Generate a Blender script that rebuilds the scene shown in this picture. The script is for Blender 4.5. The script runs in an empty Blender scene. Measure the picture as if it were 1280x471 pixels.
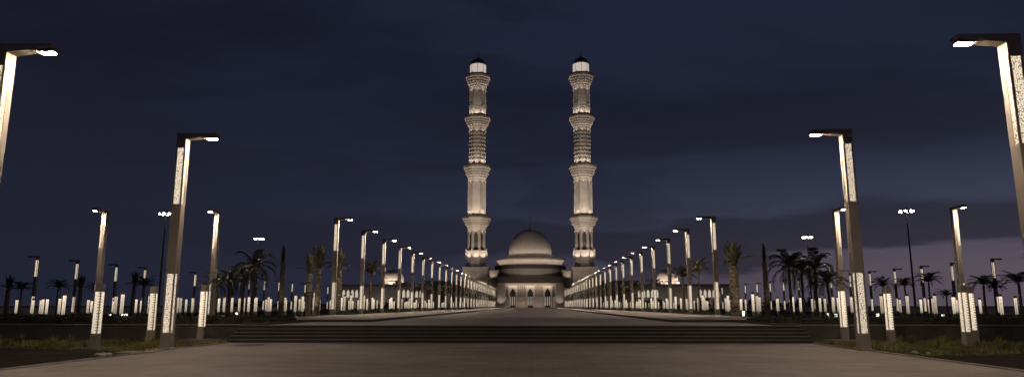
import bpy, math, random
from mathutils import Vector, Matrix, Euler
R = math.radians
PI = math.pi
rnd = random.Random(11)
scene = bpy.context.scene
col = scene.collection
X0 = -0.65            # axis of the promenade
UP = 0.77             # height of the upper promenade
ORD = ("first second third fourth fifth sixth seventh eighth ninth tenth eleventh twelfth thirteenth fourteenth fifteenth "
       "sixteenth seventeenth eighteenth nineteenth twentieth twenty-first twenty-second twenty-third twenty-fourth "
       "twenty-fifth twenty-sixth twenty-seventh twenty-eighth twenty-ninth thirtieth thirty-first thirty-second thirty-third "
       "thirty-fourth thirty-fifth").split()

# ------------------------------------------------------------------ materials
def newmat(name):
    m = bpy.data.materials.new(name); m.use_nodes = True
    nt = m.node_tree
    return m, nt, nt.nodes['Principled BSDF']

def N(nt, t, **kw):
    n = nt.nodes.new(t)
    for k, v in kw.items(): setattr(n, k, v)
    return n

def solid(name, c, rough=.6, metal=0, var=.18, scale=3., bump=.0, bscale=20., coord='Object', spec=None):
    m, nt, b = newmat(name)
    tc = N(nt, 'ShaderNodeTexCoord')
    no = N(nt, 'ShaderNodeTexNoise'); no.inputs['Scale'].default_value = scale; no.inputs['Detail'].default_value = 6
    nt.links.new(tc.outputs[coord], no.inputs['Vector'])
    rp = N(nt, 'ShaderNodeMapRange')
    rp.inputs['From Min'].default_value = .3; rp.inputs['From Max'].default_value = .7
    rp.inputs['To Min'].default_value = 1 - var; rp.inputs['To Max'].default_value = 1 + var
    nt.links.new(no.outputs['Fac'], rp.inputs['Value'])
    mx = N(nt, 'ShaderNodeVectorMath', operation='SCALE'); mx.inputs[0].default_value = c[:3]
    nt.links.new(rp.outputs[0], mx.inputs['Scale'])
    nt.links.new(mx.outputs[0], b.inputs['Base Color'])
    b.inputs['Roughness'].default_value = rough; b.inputs['Metallic'].default_value = metal
    if spec is not None: b.inputs['Specular IOR Level'].default_value = spec
    if bump:
        n2 = N(nt, 'ShaderNodeTexNoise'); n2.inputs['Scale'].default_value = bscale; n2.inputs['Detail'].default_value = 5
        nt.links.new(tc.outputs[coord], n2.inputs['Vector'])
        bp = N(nt, 'ShaderNodeBump'); bp.inputs['Strength'].default_value = bump; bp.inputs['Distance'].default_value = .05
        nt.links.new(n2.outputs['Fac'], bp.inputs['Height']); nt.links.new(bp.outputs[0], b.inputs['Normal'])
    return m

M = {}
M['metal'] = solid('bronze_paint', (.29, .25, .205), .5, .0, .10, 1.5, .1, 30, spec=.4)
M['metal_dark'] = solid('dark_bronze_paint', (.09, .075, .06), .5, .0, .15)
M['stone'] = solid('pale_stone', (.47, .405, .355), .75, 0, .10, .35, .2, 3)
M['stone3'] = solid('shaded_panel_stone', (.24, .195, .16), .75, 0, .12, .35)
M['stone2'] = solid('dome_stone', (.50, .42, .36), .7, 0, .07, .25, .1, 3)
M['roof'] = solid('dark_roof', (.10, .078, .068), .7, 0, .2, .4)
M['dark'] = solid('dark_recess', (.035, .03, .028), .7)
M['gold'] = solid('brass', (.55, .42, .25), .35, .9, .1)
M['soil'] = solid('soil', (.022, .015, .010), .95, 0, .5, 1.5, .6, 8, spec=.05)
M['garden'] = solid('garden_ground', (.03, .025, .017), .95, 0, .4, .6, .4, 6, spec=.05)
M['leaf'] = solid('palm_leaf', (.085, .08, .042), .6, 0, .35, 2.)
M['leaf_lit'] = solid('lit_palm_leaf', (.11, .10, .05), .6, 0, .3, 2.)  # lighter copy of the palm leaf, uplighting put into the colour
M['trunk'] = solid('palm_trunk', (.17, .13, .095), .9, 0, .35, 5, .7, 18)
M['shrub'] = solid('shrub_leaf', (.04, .038, .02), .7, 0, .5, 3)
M['grass'] = solid('grass_blade', (.20, .19, .055), .8, 0, .6, .9)
M['kerb'] = solid('kerb_stone', (.20, .17, .145), .75, 0, .25, 2, .3, 12)
M['wall'] = solid('planter_wall_stone', (.065, .055, .048), .8, 0, .3, 1.2, .4, 9)
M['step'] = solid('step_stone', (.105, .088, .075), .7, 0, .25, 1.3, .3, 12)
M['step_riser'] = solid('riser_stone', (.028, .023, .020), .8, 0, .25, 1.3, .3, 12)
M['rock'] = solid('edging_rock', (.3, .28, .25), .9, 0, .3, 4, .6, 12)
M['stain'] = solid('dark_stain', (.045, .036, .03), .6, 0, .3, 4)

def paving(name, c, s=1.2, joint=.55, patch=.22):
    m, nt, b = newmat(name)
    patch = .3
    tc = N(nt, 'ShaderNodeTexCoord')
    br = N(nt, 'ShaderNodeTexBrick'); br.offset = .5; br.squash = 1
    br.inputs['Scale'].default_value = 1; br.inputs['Mortar Size'].default_value = .012
    br.inputs['Brick Width'].default_value = s; br.inputs['Row Height'].default_value = s * .5
    br.inputs['Color1'].default_value = (.9, .9, .9, 1); br.inputs['Color2'].default_value = (1.08, 1.08, 1.08, 1)
    br.inputs['Mortar'].default_value = (joint,) * 3 + (1,)
    nt.links.new(tc.outputs['Object'], br.inputs['Vector'])
    no = N(nt, 'ShaderNodeTexNoise'); no.inputs['Scale'].default_value = .22; no.inputs['Detail'].default_value = 8; no.inputs['Roughness'].default_value = .62
    nt.links.new(tc.outputs['Object'], no.inputs['Vector'])
    rp = N(nt, 'ShaderNodeMapRange'); rp.inputs['From Min'].default_value = .3; rp.inputs['From Max'].default_value = .7
    rp.inputs['To Min'].default_value = 1 - patch; rp.inputs['To Max'].default_value = 1 + patch
    nt.links.new(no.outputs['Fac'], rp.inputs['Value'])
    a = N(nt, 'ShaderNodeVectorMath', operation='SCALE'); nt.links.new(br.outputs['Color'], a.inputs[0]); nt.links.new(rp.outputs[0], a.inputs['Scale'])
    mm = N(nt, 'ShaderNodeVectorMath', operation='MULTIPLY'); mm.inputs[1].default_value = c
    nt.links.new(a.outputs[0], mm.inputs[0]); nt.links.new(mm.outputs[0], b.inputs['Base Color'])
    n3 = N(nt, 'ShaderNodeTexNoise'); n3.inputs['Scale'].default_value = 9; n3.inputs['Detail'].default_value = 6
    nt.links.new(tc.outputs['Object'], n3.inputs['Vector'])
    bp = N(nt, 'ShaderNodeBump'); bp.inputs['Strength'].default_value = .25; bp.inputs['Distance'].default_value = .02
    nt.links.new(n3.outputs['Fac'], bp.inputs['Height']); nt.links.new(bp.outputs[0], b.inputs['Normal'])
    b.inputs['Roughness'].default_value = .72; b.inputs['Specular IOR Level'].default_value = .25
    return m
M['plaza'] = paving('plaza_paving', (.235, .195, .165))
M['prom'] = paving('promenade_paving', (.50, .43, .365), 1.6)
M['walk'] = paving('sidewalk_paving', (.46, .39, .33), .8)

def screen(name, scale, strength, top=1.25, bottom=.65, color=(1, .82, .61), hole=.075):
    """perforated metal screen lit from inside: cells give off light, the web between them is metal"""
    m, nt, b = newmat(name)
    tc = N(nt, 'ShaderNodeTexCoord')
    vo = N(nt, 'ShaderNodeTexVoronoi'); vo.feature = 'DISTANCE_TO_EDGE'; vo.inputs['Scale'].default_value = scale
    nt.links.new(tc.outputs['Object'], vo.inputs['Vector'])
    gt = N(nt, 'ShaderNodeMapRange'); gt.inputs['From Min'].default_value = hole * .7; gt.inputs['From Max'].default_value = hole * 1.3
    nt.links.new(vo.outputs['Distance'], gt.inputs['Value'])
    sp = N(nt, 'ShaderNodeSeparateXYZ'); nt.links.new(tc.outputs['Generated'], sp.inputs[0])
    gr = N(nt, 'ShaderNodeMapRange'); gr.inputs['To Min'].default_value = bottom * strength; gr.inputs['To Max'].default_value = top * strength
    nt.links.new(sp.outputs['Z'], gr.inputs['Value'])
    oi = N(nt, 'ShaderNodeObjectInfo'); vr = N(nt, 'ShaderNodeMapRange'); vr.inputs['To Min'].default_value = .8 if scale > 12 else .55; vr.inputs['To Max'].default_value = 1.12
    nt.links.new(oi.outputs['Random'], vr.inputs['Value'])
    m0 = N(nt, 'ShaderNodeMath', operation='MULTIPLY'); nt.links.new(gt.outputs[0], m0.inputs[0]); nt.links.new(vr.outputs[0], m0.inputs[1]); gt = m0
    mu = N(nt, 'ShaderNodeMath', operation='MULTIPLY'); nt.links.new(gt.outputs[0], mu.inputs[0]); nt.links.new(gr.outputs[0], mu.inputs[1])
    b.inputs['Base Color'].default_value = (.25, .2, .15, 1); b.inputs['Roughness'].default_value = .5
    b.inputs['Emission Color'].default_value = (*color, 1)
    nt.links.new(mu.outputs[0], b.inputs['Emission Strength'])
    return m
M['screen'] = screen('lit_lattice', 19, 1.15, 1.1, .9, hole=.10)
M['screen_b'] = screen('lit_bollard_lattice', 26, 1.15, 1.25, .85, hole=.06)
M['screen_far'] = screen('lit_lattice_garden', 12, 1.5, 1.3, .12, hole=.05)

def emit(name, c, s):
    m, nt, b = newmat(name)
    b.inputs['Base Color'].default_value = (.6, .6, .6, 1)
    b.inputs['Emission Color'].default_value = (*c, 1); b.inputs['Emission Strength'].default_value = s
    return m
M['led'] = emit('led', (1, .82, .64), 1450)
M['led_off'] = solid('led_off', (.3, .3, .28), .3)
M['lantern'] = emit('lantern_glass', (1, .86, .74), .52)
M['spot'] = emit('spot_glass', (1, .9, .75), 2.6)
M['mast'] = emit('mast_led', (1, .95, .85), 60)
M['window'] = emit('lit_window', (1, .84, .66), .5)
M['hall'] = emit('hall_window', (1, .86, .66), .13)

# ------------------------------------------------------------------ mesh helper
class MB:
    def __init__(s): s.v = []; s.f = []; s.m = []
    def add(s, vs, fs, mi=0):
        o = len(s.v); s.v += [tuple(v) for v in vs]
        for f in fs: s.f.append(tuple(i + o for i in f)); s.m.append(mi)
    def box(s, x0, x1, y0, y1, z0, z1, mi=0, bev=0):
        if bev:
            b = bev
            vs = []
            for z, q in ((z0, b), (z0 + b, 0), (z1 - b, 0), (z1, b)):
                for (cx, cy, sx, sy) in ((x0, y0, 1, 1), (x1, y0, -1, 1), (x1, y1, -1, -1), (x0, y1, 1, -1)):
                    a = (cx + sx * (b + q * .6), cy + sy * q * .6); c = (cx + sx * q * .6, cy + sy * (b + q * .6))
                    if (sx, sy) in ((1, 1), (-1, -1)): vs += [(c[0], c[1], z), (a[0], a[1], z)]
                    else: vs += [(a[0], a[1], z), (c[0], c[1], z)]
            fs = []
            for k in range(3):
                for i in range(8):
                    j = (i + 1) % 8
                    fs.append((k * 8 + i, k * 8 + j, (k + 1) * 8 + j, (k + 1) * 8 + i))
            fs.append(tuple(range(7, -1, -1))); fs.append(tuple(range(24, 32)))
            s.add(vs, fs, mi); return s
        vs = [(x, y, z) for z in (z0, z1) for x, y in ((x0, y0), (x1, y0), (x1, y1), (x0, y1))]
        s.add(vs, [(3, 2, 1, 0), (4, 5, 6, 7), (0, 1, 5, 4), (1, 2, 6, 5), (2, 3, 7, 6), (3, 0, 4, 7)], mi); return s
    def lathe(s, prof, n=8, cx=0, cy=0, ph=None, mi=0, capb=True, capt=True):
        ph = PI / n if ph is None else ph
        vs = []
        for r, z in prof:
            for i in range(n):
                a = ph + 2 * PI * i / n
                vs.append((cx + r * math.cos(a), cy + r * math.sin(a), z))
        fs = []
        for k in range(len(prof) - 1):
            for i in range(n):
                j = (i + 1) % n
                fs.append((k * n + i, k * n + j, (k + 1) * n + j, (k + 1) * n + i))
        if capb: fs.append(tuple(range(n - 1, -1, -1)))
        if capt: fs.append(tuple(range((len(prof) - 1) * n, len(prof) * n)))
        s.add(vs, fs, mi); return s
    def tube(s, p, q, r0, r1, n=8, mi=0):
        p, q = Vector(p), Vector(q); d = (q - p).normalized()
        u = d.orthogonal().normalized(); w = d.cross(u)
        vs = [tuple(c + (u * math.cos(2 * PI * i / n) + w * math.sin(2 * PI * i / n)) * r) for c, r in ((p, r0), (q, r1)) for i in range(n)]
        s.add(vs, [(i, (i + 1) % n, n + (i + 1) % n, n + i) for i in range(n)] + [tuple(range(n - 1, -1, -1)), tuple(range(n, 2 * n))], mi); return s
    def xf(s, mat, i0=0):
        for i in range(i0, len(s.v)): s.v[i] = tuple(mat @ Vector(s.v[i]))
        return s
    def data(s, name, mats, smooth=False):
        me = bpy.data.meshes.new(name); me.from_pydata(s.v, [], s.f)
        mats = mats if isinstance(mats, (list, tuple)) else [mats]
        for m in mats: me.materials.append(m)
        me.polygons.foreach_set('material_index', s.m)
        me.update()
        if smooth: me.polygons.foreach_set('use_smooth', [True] * len(me.polygons))
        return me
    def build(s, name, mats, parent=None, smooth=False, loc=None):
        o = bpy.data.objects.new(name, s.data(name, mats, smooth)); col.objects.link(o)
        if parent: o.parent = parent
        if loc: o.location = loc
        return o

def arch_frame(mb, w, z0, z1, aw, az, depth, mat, mi=0, spring=.62):
    """a slab w wide (local x), z0..z1 high with a pointed-arch opening aw wide rising to az; front at y=0, back at y=depth"""
    zs = z0 + (az - z0) * spring
    pts = [(-aw / 2, z0), (-aw / 2, (z0 + zs) / 2), (-aw / 2, zs)]
    n = 5
    for i in range(1, n + 1):
        t = i / n; pts.append((-aw / 2 * math.cos(t * PI / 2) ** .8 if t < 1 else 0, zs + (az - zs) * (t ** 1.0) * (.55 + .45 * t) if t < 1 else az))
    pts = [(x, z) for x, z in pts]
    full = pts + [(-x, z) for x, z in pts[-2::-1]]
    k = len(pts)
    out = []
    for i in range(k):
        x, z = pts[i]
        if i < k - 3: out.append((-w / 2, z if i else z0))
        else: out.append((-w / 2 + (w / 2) * (i - (k - 3)) / 2, z1))
    out = out + [(-x, z) for x, z in out[-2::-1]]
    m_ = len(full); i0 = len(mb.v)
    vs = [(x, 0, z) for x, z in full] + [(x, 0, z) for x, z in out] + [(x, depth, z) for x, z in full] + [(x, depth, z) for x, z in out]
    fs = []
    for i in range(m_ - 1):
        fs.append((i, i + 1, m_ + i + 1, m_ + i))
        fs.append((i + 1, i, 2 * m_ + i, 2 * m_ + i + 1))
        fs.append((m_ + i, m_ + i + 1, 3 * m_ + i + 1, 3 * m_ + i))
    mb.add(vs, fs, mi); mb.xf(mat, i0)

# ------------------------------------------------------------------ tagging
def tag(o, label=None, cat=None, group=None, kind=None):
    if label: o['label'] = label
    if cat: o['category'] = cat
    if group: o['group'] = group
    if kind: o['kind'] = kind
    return o
def empty(name, loc, rz=0):
    o = bpy.data.objects.new(name, None); col.objects.link(o); o.empty_display_size = .3
    o.location = loc; o.rotation_euler = (0, 0, rz); return o
KIDS = {}
def kids(o):
    if o.name not in KIDS: KIDS[o.name] = [c for c in bpy.data.objects if c.parent == o]
    return KIDS[o.name]
def dup(o, parent=None):
    c = o.copy(); col.objects.link(c)
    if parent: c.parent = parent
    for ch in kids(o): dup(ch, c)
    return c

# ------------------------------------------------------------------ camera
F = 862.; HY = 382.; CX, CY = 640., 235.5
pitch = math.atan((HY - CY) / F); yaw = math.atan(24 / F * math.cos(pitch))
cam = bpy.data.cameras.new('camera'); co = bpy.data.objects.new('camera', cam); col.objects.link(co)
cam.sensor_width = 36; cam.lens = F / 1280 * 36; cam.clip_end = 9000; cam.clip_start = .1
co.location = (0, 0, 1.7); co.rotation_euler = (PI / 2 + pitch, 0, yaw)
scene.camera = co
def px(X, Y, Z=1.7):          # only used to word the labels in the order in which things are seen
    Z -= 1.7; a = -yaw
    X, Y = X * math.cos(a) - Y * math.sin(a), X * math.sin(a) + Y * math.cos(a)
    y2 = Y * math.cos(pitch) + Z * math.sin(pitch)
    return CX + F * X / y2

# ------------------------------------------------------------------ sky
w = bpy.data.worlds.new('World'); scene.world = w; w.use_nodes = True
nt = w.node_tree; nt.nodes.clear()
out = N(nt, 'ShaderNodeOutputWorld'); bg = N(nt, 'ShaderNodeBackground'); nt.links.new(bg.outputs[0], out.inputs[0])
tc = N(nt, 'ShaderNodeTexCoord'); sp = N(nt, 'ShaderNodeSeparateXYZ'); nt.links.new(tc.outputs['Generated'], sp.inputs[0])
def math_(op, a, b=None, clamp=False):
    n = N(nt, 'ShaderNodeMath', operation=op); n.use_clamp = clamp
    for i, q in enumerate((a, b)):
        if q is None: continue
        if isinstance(q, (int, float)): n.inputs[i].default_value = q
        else: nt.links.new(q, n.inputs[i])
    return n.outputs[0]
def rng(v, a, b, c, d, smooth=True):
    n = N(nt, 'ShaderNodeMapRange'); n.interpolation_type = 'SMOOTHSTEP' if smooth else 'LINEAR'
    n.inputs['From Min'].default_value = a; n.inputs['From Max'].default_value = b; n.inputs['To Min'].default_value = c; n.inputs['To Max'].default_value = d
    nt.links.new(v, n.inputs['Value']); return n.outputs[0]
def mix(f, a, b):
    n = N(nt, 'ShaderNodeMix', data_type='RGBA')
    if isinstance(f, float): n.inputs[0].default_value = f
    else: nt.links.new(f, n.inputs[0])
    for i, q in ((6, a), (7, b)):
        if isinstance(q, tuple): n.inputs[i].default_value = (*q, 1)
        else: nt.links.new(q, n.inputs[i])
    return n.outputs[2]
z = math_('MAXIMUM', sp.outputs['Z'], 0.0)
side = rng(sp.outputs['X'], -.25, .62, 0, 1)          # the after-glow lies to the right
low = rng(z, .0, .30, 1, 0)
glow = math_('MULTIPLY', side, rng(z, .015, .24, 1, 0))
base = mix(low, (.0130, .0160, .0370), (.0220, .0260, .0500))
base = mix(math_('MULTIPLY', rng(sp.outputs['X'], -.6, .0, 1, 0), .45), base, (.0085, .0088, .0150))
clear = mix(glow, base, mix(rng(z, .04, .16, 0, 1), (.092, .076, .104), (.052, .060, .112)))
# clouds: a flat noise sheet seen in perspective
zz = math_('ADD', z, .10)
cu = math_('DIVIDE', sp.outputs['X'], zz); cv = math_('DIVIDE', sp.outputs['Y'], zz)
cb = N(nt, 'ShaderNodeCombineXYZ'); nt.links.new(math_('MULTIPLY', cu, .55), cb.inputs[0]); nt.links.new(cv, cb.inputs[1])
no = N(nt, 'ShaderNodeTexNoise'); no.inputs['Scale'].default_value = 1.05; no.inputs['Detail'].default_value = 7; no.inputs['Roughness'].default_value = .52
no.inputs['Distortion'].default_value = .35
mp = N(nt, 'ShaderNodeMapping'); mp.inputs['Location'].default_value = (3.1, 7.7, 0)
nt.links.new(cb.outputs[0], mp.inputs[0]); nt.links.new(mp.outputs[0], no.inputs['Vector'])
cl = rng(no.outputs['Fac'], .40, .60, 0, 1)
c2 = N(nt, 'ShaderNodeCombineXYZ'); nt.links.new(math_('MULTIPLY', sp.outputs['X'], 2.3), c2.inputs[0]); nt.links.new(math_('MULTIPLY', sp.outputs['Z'], 10.5), c2.inputs[2]); nt.links.new(math_('MULTIPLY', sp.outputs['Y'], 1.6), c2.inputs[1])
mp2 = N(nt, 'ShaderNodeMapping'); mp2.inputs['Location'].default_value = (2.2, 1.3, 4.45); nt.links.new(c2.outputs[0], mp2.inputs[0])
n2 = N(nt, 'ShaderNodeTexNoise'); n2.inputs['Scale'].default_value = 1.0; n2.inputs['Detail'].default_value = 7; n2.inputs['Roughness'].default_value = .55; n2.inputs['Distortion'].default_value = .5
nt.links.new(mp2.outputs[0], n2.inputs['Vector'])
wz = math_('ADD', sp.outputs['Z'], math_('MULTIPLY', math_('SUBTRACT', n2.outputs['Fac'], .5), .17))
wz = math_('ADD', wz, math_('MULTIPLY', math_('SUBTRACT', no.outputs['Fac'], .5), .05))
band = math_('MULTIPLY', rng(wz, .046, .066, 0, 1), rng(wz, .110, .138, 1, 0))
upper = rng(wz, .152, .200, 0, 1)
mott = rng(no.outputs['Fac'], .40, .60, .0, 1)
thin = math_('MULTIPLY', rng(n2.outputs['Fac'], .50, .60, 0, 1), .55)
cl = math_('MAXIMUM', math_('MAXIMUM', band, math_('MULTIPLY', upper, mott)), thin)
cloudcol = mix(rng(z, .05, .35, 1, 0), (.0072, .0080, .0175), (.0160, .0168, .0310))
skyc = mix(math_('MULTIPLY', cl, .86), clear, cloudcol)
sky = N(nt, 'ShaderNodeTexSky', sky_type='NISHITA'); sky.sun_disc = False
sky.sun_elevation = R(-4.0); sky.sun_rotation = R(62); sky.altitude = 100
addn = N(nt, 'ShaderNodeMix', data_type='RGBA', blend_type='ADD'); addn.inputs[0].default_value = 1
sc_ = N(nt, 'ShaderNodeVectorMath', operation='SCALE'); sc_.inputs['Scale'].default_value = .05
nt.links.new(sky.outputs[0], sc_.inputs[0])
nt.links.new(skyc, addn.inputs[6]); nt.links.new(sc_.outputs[0], addn.inputs[7])
nt.links.new(addn.outputs[2], bg.inputs['Color']); bg.inputs['Strength'].default_value = 1.0
sun = bpy.data.lights.new('sun', 'SUN'); sun.energy = .012; sun.angle = R(12); sun.color = (.8, .75, 1)
so = bpy.data.objects.new('sun', sun); col.objects.link(so); so.rotation_euler = (R(78), 0, R(-62 + 180))

# ------------------------------------------------------------------ ground, steps, promenade
def gz(lat, D=0):
    """height of the garden at |lateral distance| lat"""
    pts = ((0, .77), (17.3, .77), (25, .50), (35, .42), (65, .12), (9999, .08))
    for (a, za), (b, zb) in zip(pts, pts[1:]):
        if lat <= b: return za + (zb - za) * (lat - a) / (b - a)
def struct(mb, name, mat): return tag(mb.build(name, mat), kind='structure')

b = MB(); b.box(-4000, 4000, -60, 8000, -.6, -.03); struct(b, 'ground', M['garden'])
b = MB(); b.box(X0 - 13.5, X0 + 13.5, -40, 32.9, -.4, 0.0); b.box(X0 - 60, X0 + 60, -40, 4.5, -.4, -.004); struct(b, 'plaza', M['plaza'])
for s in (-1, 1):
    b = MB()
    xs = sorted((X0 + s * 13.66, X0 + s * 70))
    b.box(xs[0], xs[1], 24.4, 34.7, -.3, .01)
    struct(b, 'lawn_ground', M['garden'])
    b = MB(); xs = sorted((X0 + s * 13.66, X0 + s * 70)); b.box(xs[0], xs[1], 4.6, 24.39, -.3, .03)
    struct(b, 'soil_bed', M['soil'])
    b = MB()
    xs = sorted((X0 + s * 13.5, X0 + s * 13.66)); b.box(xs[0], xs[1], 4.6, 32.85, -.2, .045, bev=.012)
    struct(b, 'kerb', M['kerb'])
# steps: five risers of 0.154
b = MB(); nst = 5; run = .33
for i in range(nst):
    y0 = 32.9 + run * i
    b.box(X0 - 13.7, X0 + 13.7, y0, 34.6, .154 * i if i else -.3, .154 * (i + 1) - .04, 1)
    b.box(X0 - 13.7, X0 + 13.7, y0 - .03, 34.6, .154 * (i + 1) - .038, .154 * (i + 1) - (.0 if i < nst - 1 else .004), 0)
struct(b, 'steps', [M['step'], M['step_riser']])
b = MB(); b.box(X0 - 12.4, X0 + 12.4, 34.55, 41, .2, UP); b.box(X0 - 8.8, X0 + 8.8, 41, 400, .2, UP); b.box(X0 - 60, X0 + 60, 337, 400, .2, UP - .006)
struct(b, 'promenade', M['prom'])
for s in (-1, 1):
    b = MB(); xs = sorted((X0 + s * 8.8, X0 + s * 8.98)); b.box(xs[0], xs[1], 41.18, 337, .3, UP + .135, bev=.02)
    xs = sorted((X0 + s * 8.8, X0 + s * 17.3)); b.box(xs[0], xs[1], 41.0, 41.18, .3, UP + .135, bev=.02)
    struct(b, 'kerb', M['wall'])
    b = MB(); xs = sorted((X0 + s * 8.98, X0 + s * 17.3)); b.box(xs[0], xs[1], 41.18, 337, .3, UP + .12)
    struct(b, 'sidewalk', M['walk'])
    b = MB()
    lats = (17.3, 25, 35, 65, 400); 
    for la, lb in zip(lats, lats[1:]):
        for Da, Db in ((36, 60), (60, 120), (120, 240), (240, 700)):
            q = [(X0 + s * la, Da, gz(la)), (X0 + s * lb, Da, gz(lb)), (X0 + s * lb, Db, gz(lb)), (X0 + s * la, Db, gz(la))]
            b.add(q, [(0, 1, 2, 3) if s > 0 else (3, 2, 1, 0)])
    struct(b, 'garden_terrain', M['garden'])
b = MB(); b.box(-15.3, -14.17, 25.6, 28.6, -.1, .02, bev=.006); b.box(-19.0, -16.9, 27.6, 28.9, -.1, .035, bev=.006); struct(b, 'pavement_pad', M['kerb'])
b = MB(); b.lathe([(1, .003), (1, .0045)], 28); b.xf(Matrix.Translation((-12.35, 30.6, 0)) @ Matrix.Rotation(.1, 4, 'Z') @ Matrix.Diagonal((.62, .95, 1, 1)))
struct(b, 'ground_stain', M['stain'])

# planter walls either side of the steps
def clumps(mb, x0, x1, y0, y1, z0, h, n, size, r, mi=0):
    for _ in range(n):
        x, y = r.uniform(x0, x1), r.uniform(y0, y1)
        t = r.random()
        zt = z0 + h * (1 - t * t) * (.8 + .35 * math.sin(x * 2.3 + y) * math.sin(x * .7))
        a, e = r.uniform(0, 2 * PI), r.uniform(-.3, 1.2)
        d = Vector((math.cos(a) * math.cos(e), math.sin(a) * math.cos(e), math.sin(e))); u = d.orthogonal().normalized() * size * .28
        p = Vector((x, y, max(z0, zt) )); L = size * r.uniform(.6, 1.3)
        mb.add([p - u, p + d * L * .5 - u * .9, p + d * L, p + u], [(0, 1, 2, 3)], mi)
for s, wd in ((-1, 'left'), (1, 'right')):
    t = empty('planter', (X0 + s * 14, 34.7, 0))
    tag(t, f'long dark stone planter wall with a hedge, on the {wd} of the steps', 'planter', 'stone planters flanking the steps')
    def loc(a, b_): return sorted((s * (a - 14), s * (b_ - 14)))
    w1 = MB(); xs = loc(13.75, 75); w1.box(xs[0], xs[1], .0, .35, -.2, .74); 
    xs = loc(12.4, 13.74); w1.box(xs[0], xs[1], .0, .35, .2, .86)
    xs = loc(12.4, 12.7); w1.box(xs[0], xs[1], .36, 6.2, .2, .86)
    w1.build('retaining_wall', M['wall'], t)
    c = MB(); xs = loc(13.72, 75); c.box(xs[0], xs[1], -.06, .4, .745, .80, bev=.012); c.build('coping', M['kerb'], t)
    sl = MB(); xs = loc(12.71, 75); sl.box(xs[0], xs[1], .36, 6.2, .1, .70); sl.build('soil', M['soil'], t)
    h = MB(); xs = loc(12.8, 74); clumps(h, xs[0], xs[1], .9, 5.5, .70, .50, 16000, .17, rnd)
    hb = len(h.v)
    # woody inner mass so that the hedge is not see-through
    nx = 120
    for k in range(nx):
        xa = xs[0] + (xs[1] - xs[0]) * k / nx; xb = xs[0] + (xs[1] - xs[0]) * (k + 1) / nx
        h.box(xa, xb - .002, 1.1 + .2 * rnd.random(), 5.2, .69, 1.02 + .12 * rnd.random())
    h.build('hedge', M['shrub'], t)

# grass on the lawns
for s, wd in ((-1, 'left'), (1, 'right')):
    g = MB(); r = random.Random(5 + s)
    for _ in range(26000):
        lat = 13.8 + 16 * r.random() ** 1.4; y = r.uniform(24.3, 34.2)
        if s < 0 and y < 26 + .25 * (lat - 13.8): continue
        if s > 0 and y < 24.5 + .3 * (lat - 14): continue
        patch = .5 + .5 * math.sin(lat * 1.9 + y * .7) * math.sin(y * 1.3 - lat * .4)
        if r.random() > .35 + .65 * patch: continue
        x = X0 + s * lat; hh = r.uniform(.05, .16) * (.5 + patch); a = r.uniform(0, 2 * PI); l = r.uniform(.01, .09)
        u = (math.cos(a + 1.5) * .012, math.sin(a + 1.5) * .012)
        g.add([(x - u[0], y - u[1], .0), (x + u[0], y + u[1], .0), (x + math.cos(a) * l, y + math.sin(a) * l, hh)], [(0, 1, 2)])
    for _ in range(14):      # loose taller weeds
        cx_, cy_ = X0 + s * r.uniform(14.2, 24), r.uniform(27.5, 33.5)
        for _ in range(70):
            a = r.uniform(0, 2 * PI); l = r.uniform(.05, .35); hh = r.uniform(.15, .5)
            g.add([(cx_, cy_, 0), (cx_ + .03 * math.sin(a), cy_ + .03, 0), (cx_ + math.cos(a) * l, cy_ + math.sin(a) * l, hh)], [(0, 1, 2)])
    tag(g.build('grass', M['grass']), f'patchy green grass growing on the {wd} of the plaza below the planter wall', 'grass', kind='stuff')

# pale edging stones where the lawn ends
def rock(x, y, s_, label):
    r = random.Random(int(x * 100 + y)); mb = MB(); n = 9
    pr = [(.55, 0), (.95, .12), (1, .35), (.75, .6), (.3, .72)]
    mb.lathe([(a * s_, z_ * s_) for a, z_ in pr], n)
    mb.v = [(vx * r.uniform(.8, 1.2), vy * r.uniform(.8, 1.2), vz * r.uniform(.85, 1.1)) for vx, vy, vz in mb.v]
    o = mb.build('rock', M['rock'], loc=(x, y, .03)); tag(o, label, 'rock', 'pale stones at the corners of the lawns')
rock(-14.55, 23.6, .16, 'pale stone at the lawn corner beside the left plaza edge, biggest of that heap')
rock(-14.9, 23.9, .12, 'smaller pale stone just outside the big corner stone of the left lawn')
rock(-14.62, 24.1, .11, 'small pale stone just behind the big corner stone of the left lawn')
rock(13.55, 25.4, .14, 'pale stone at the corner of the right lawn beside the dark soil')
rock(13.95, 25.3, .10, 'small pale stone beside the corner stone of the right lawn')

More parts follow.
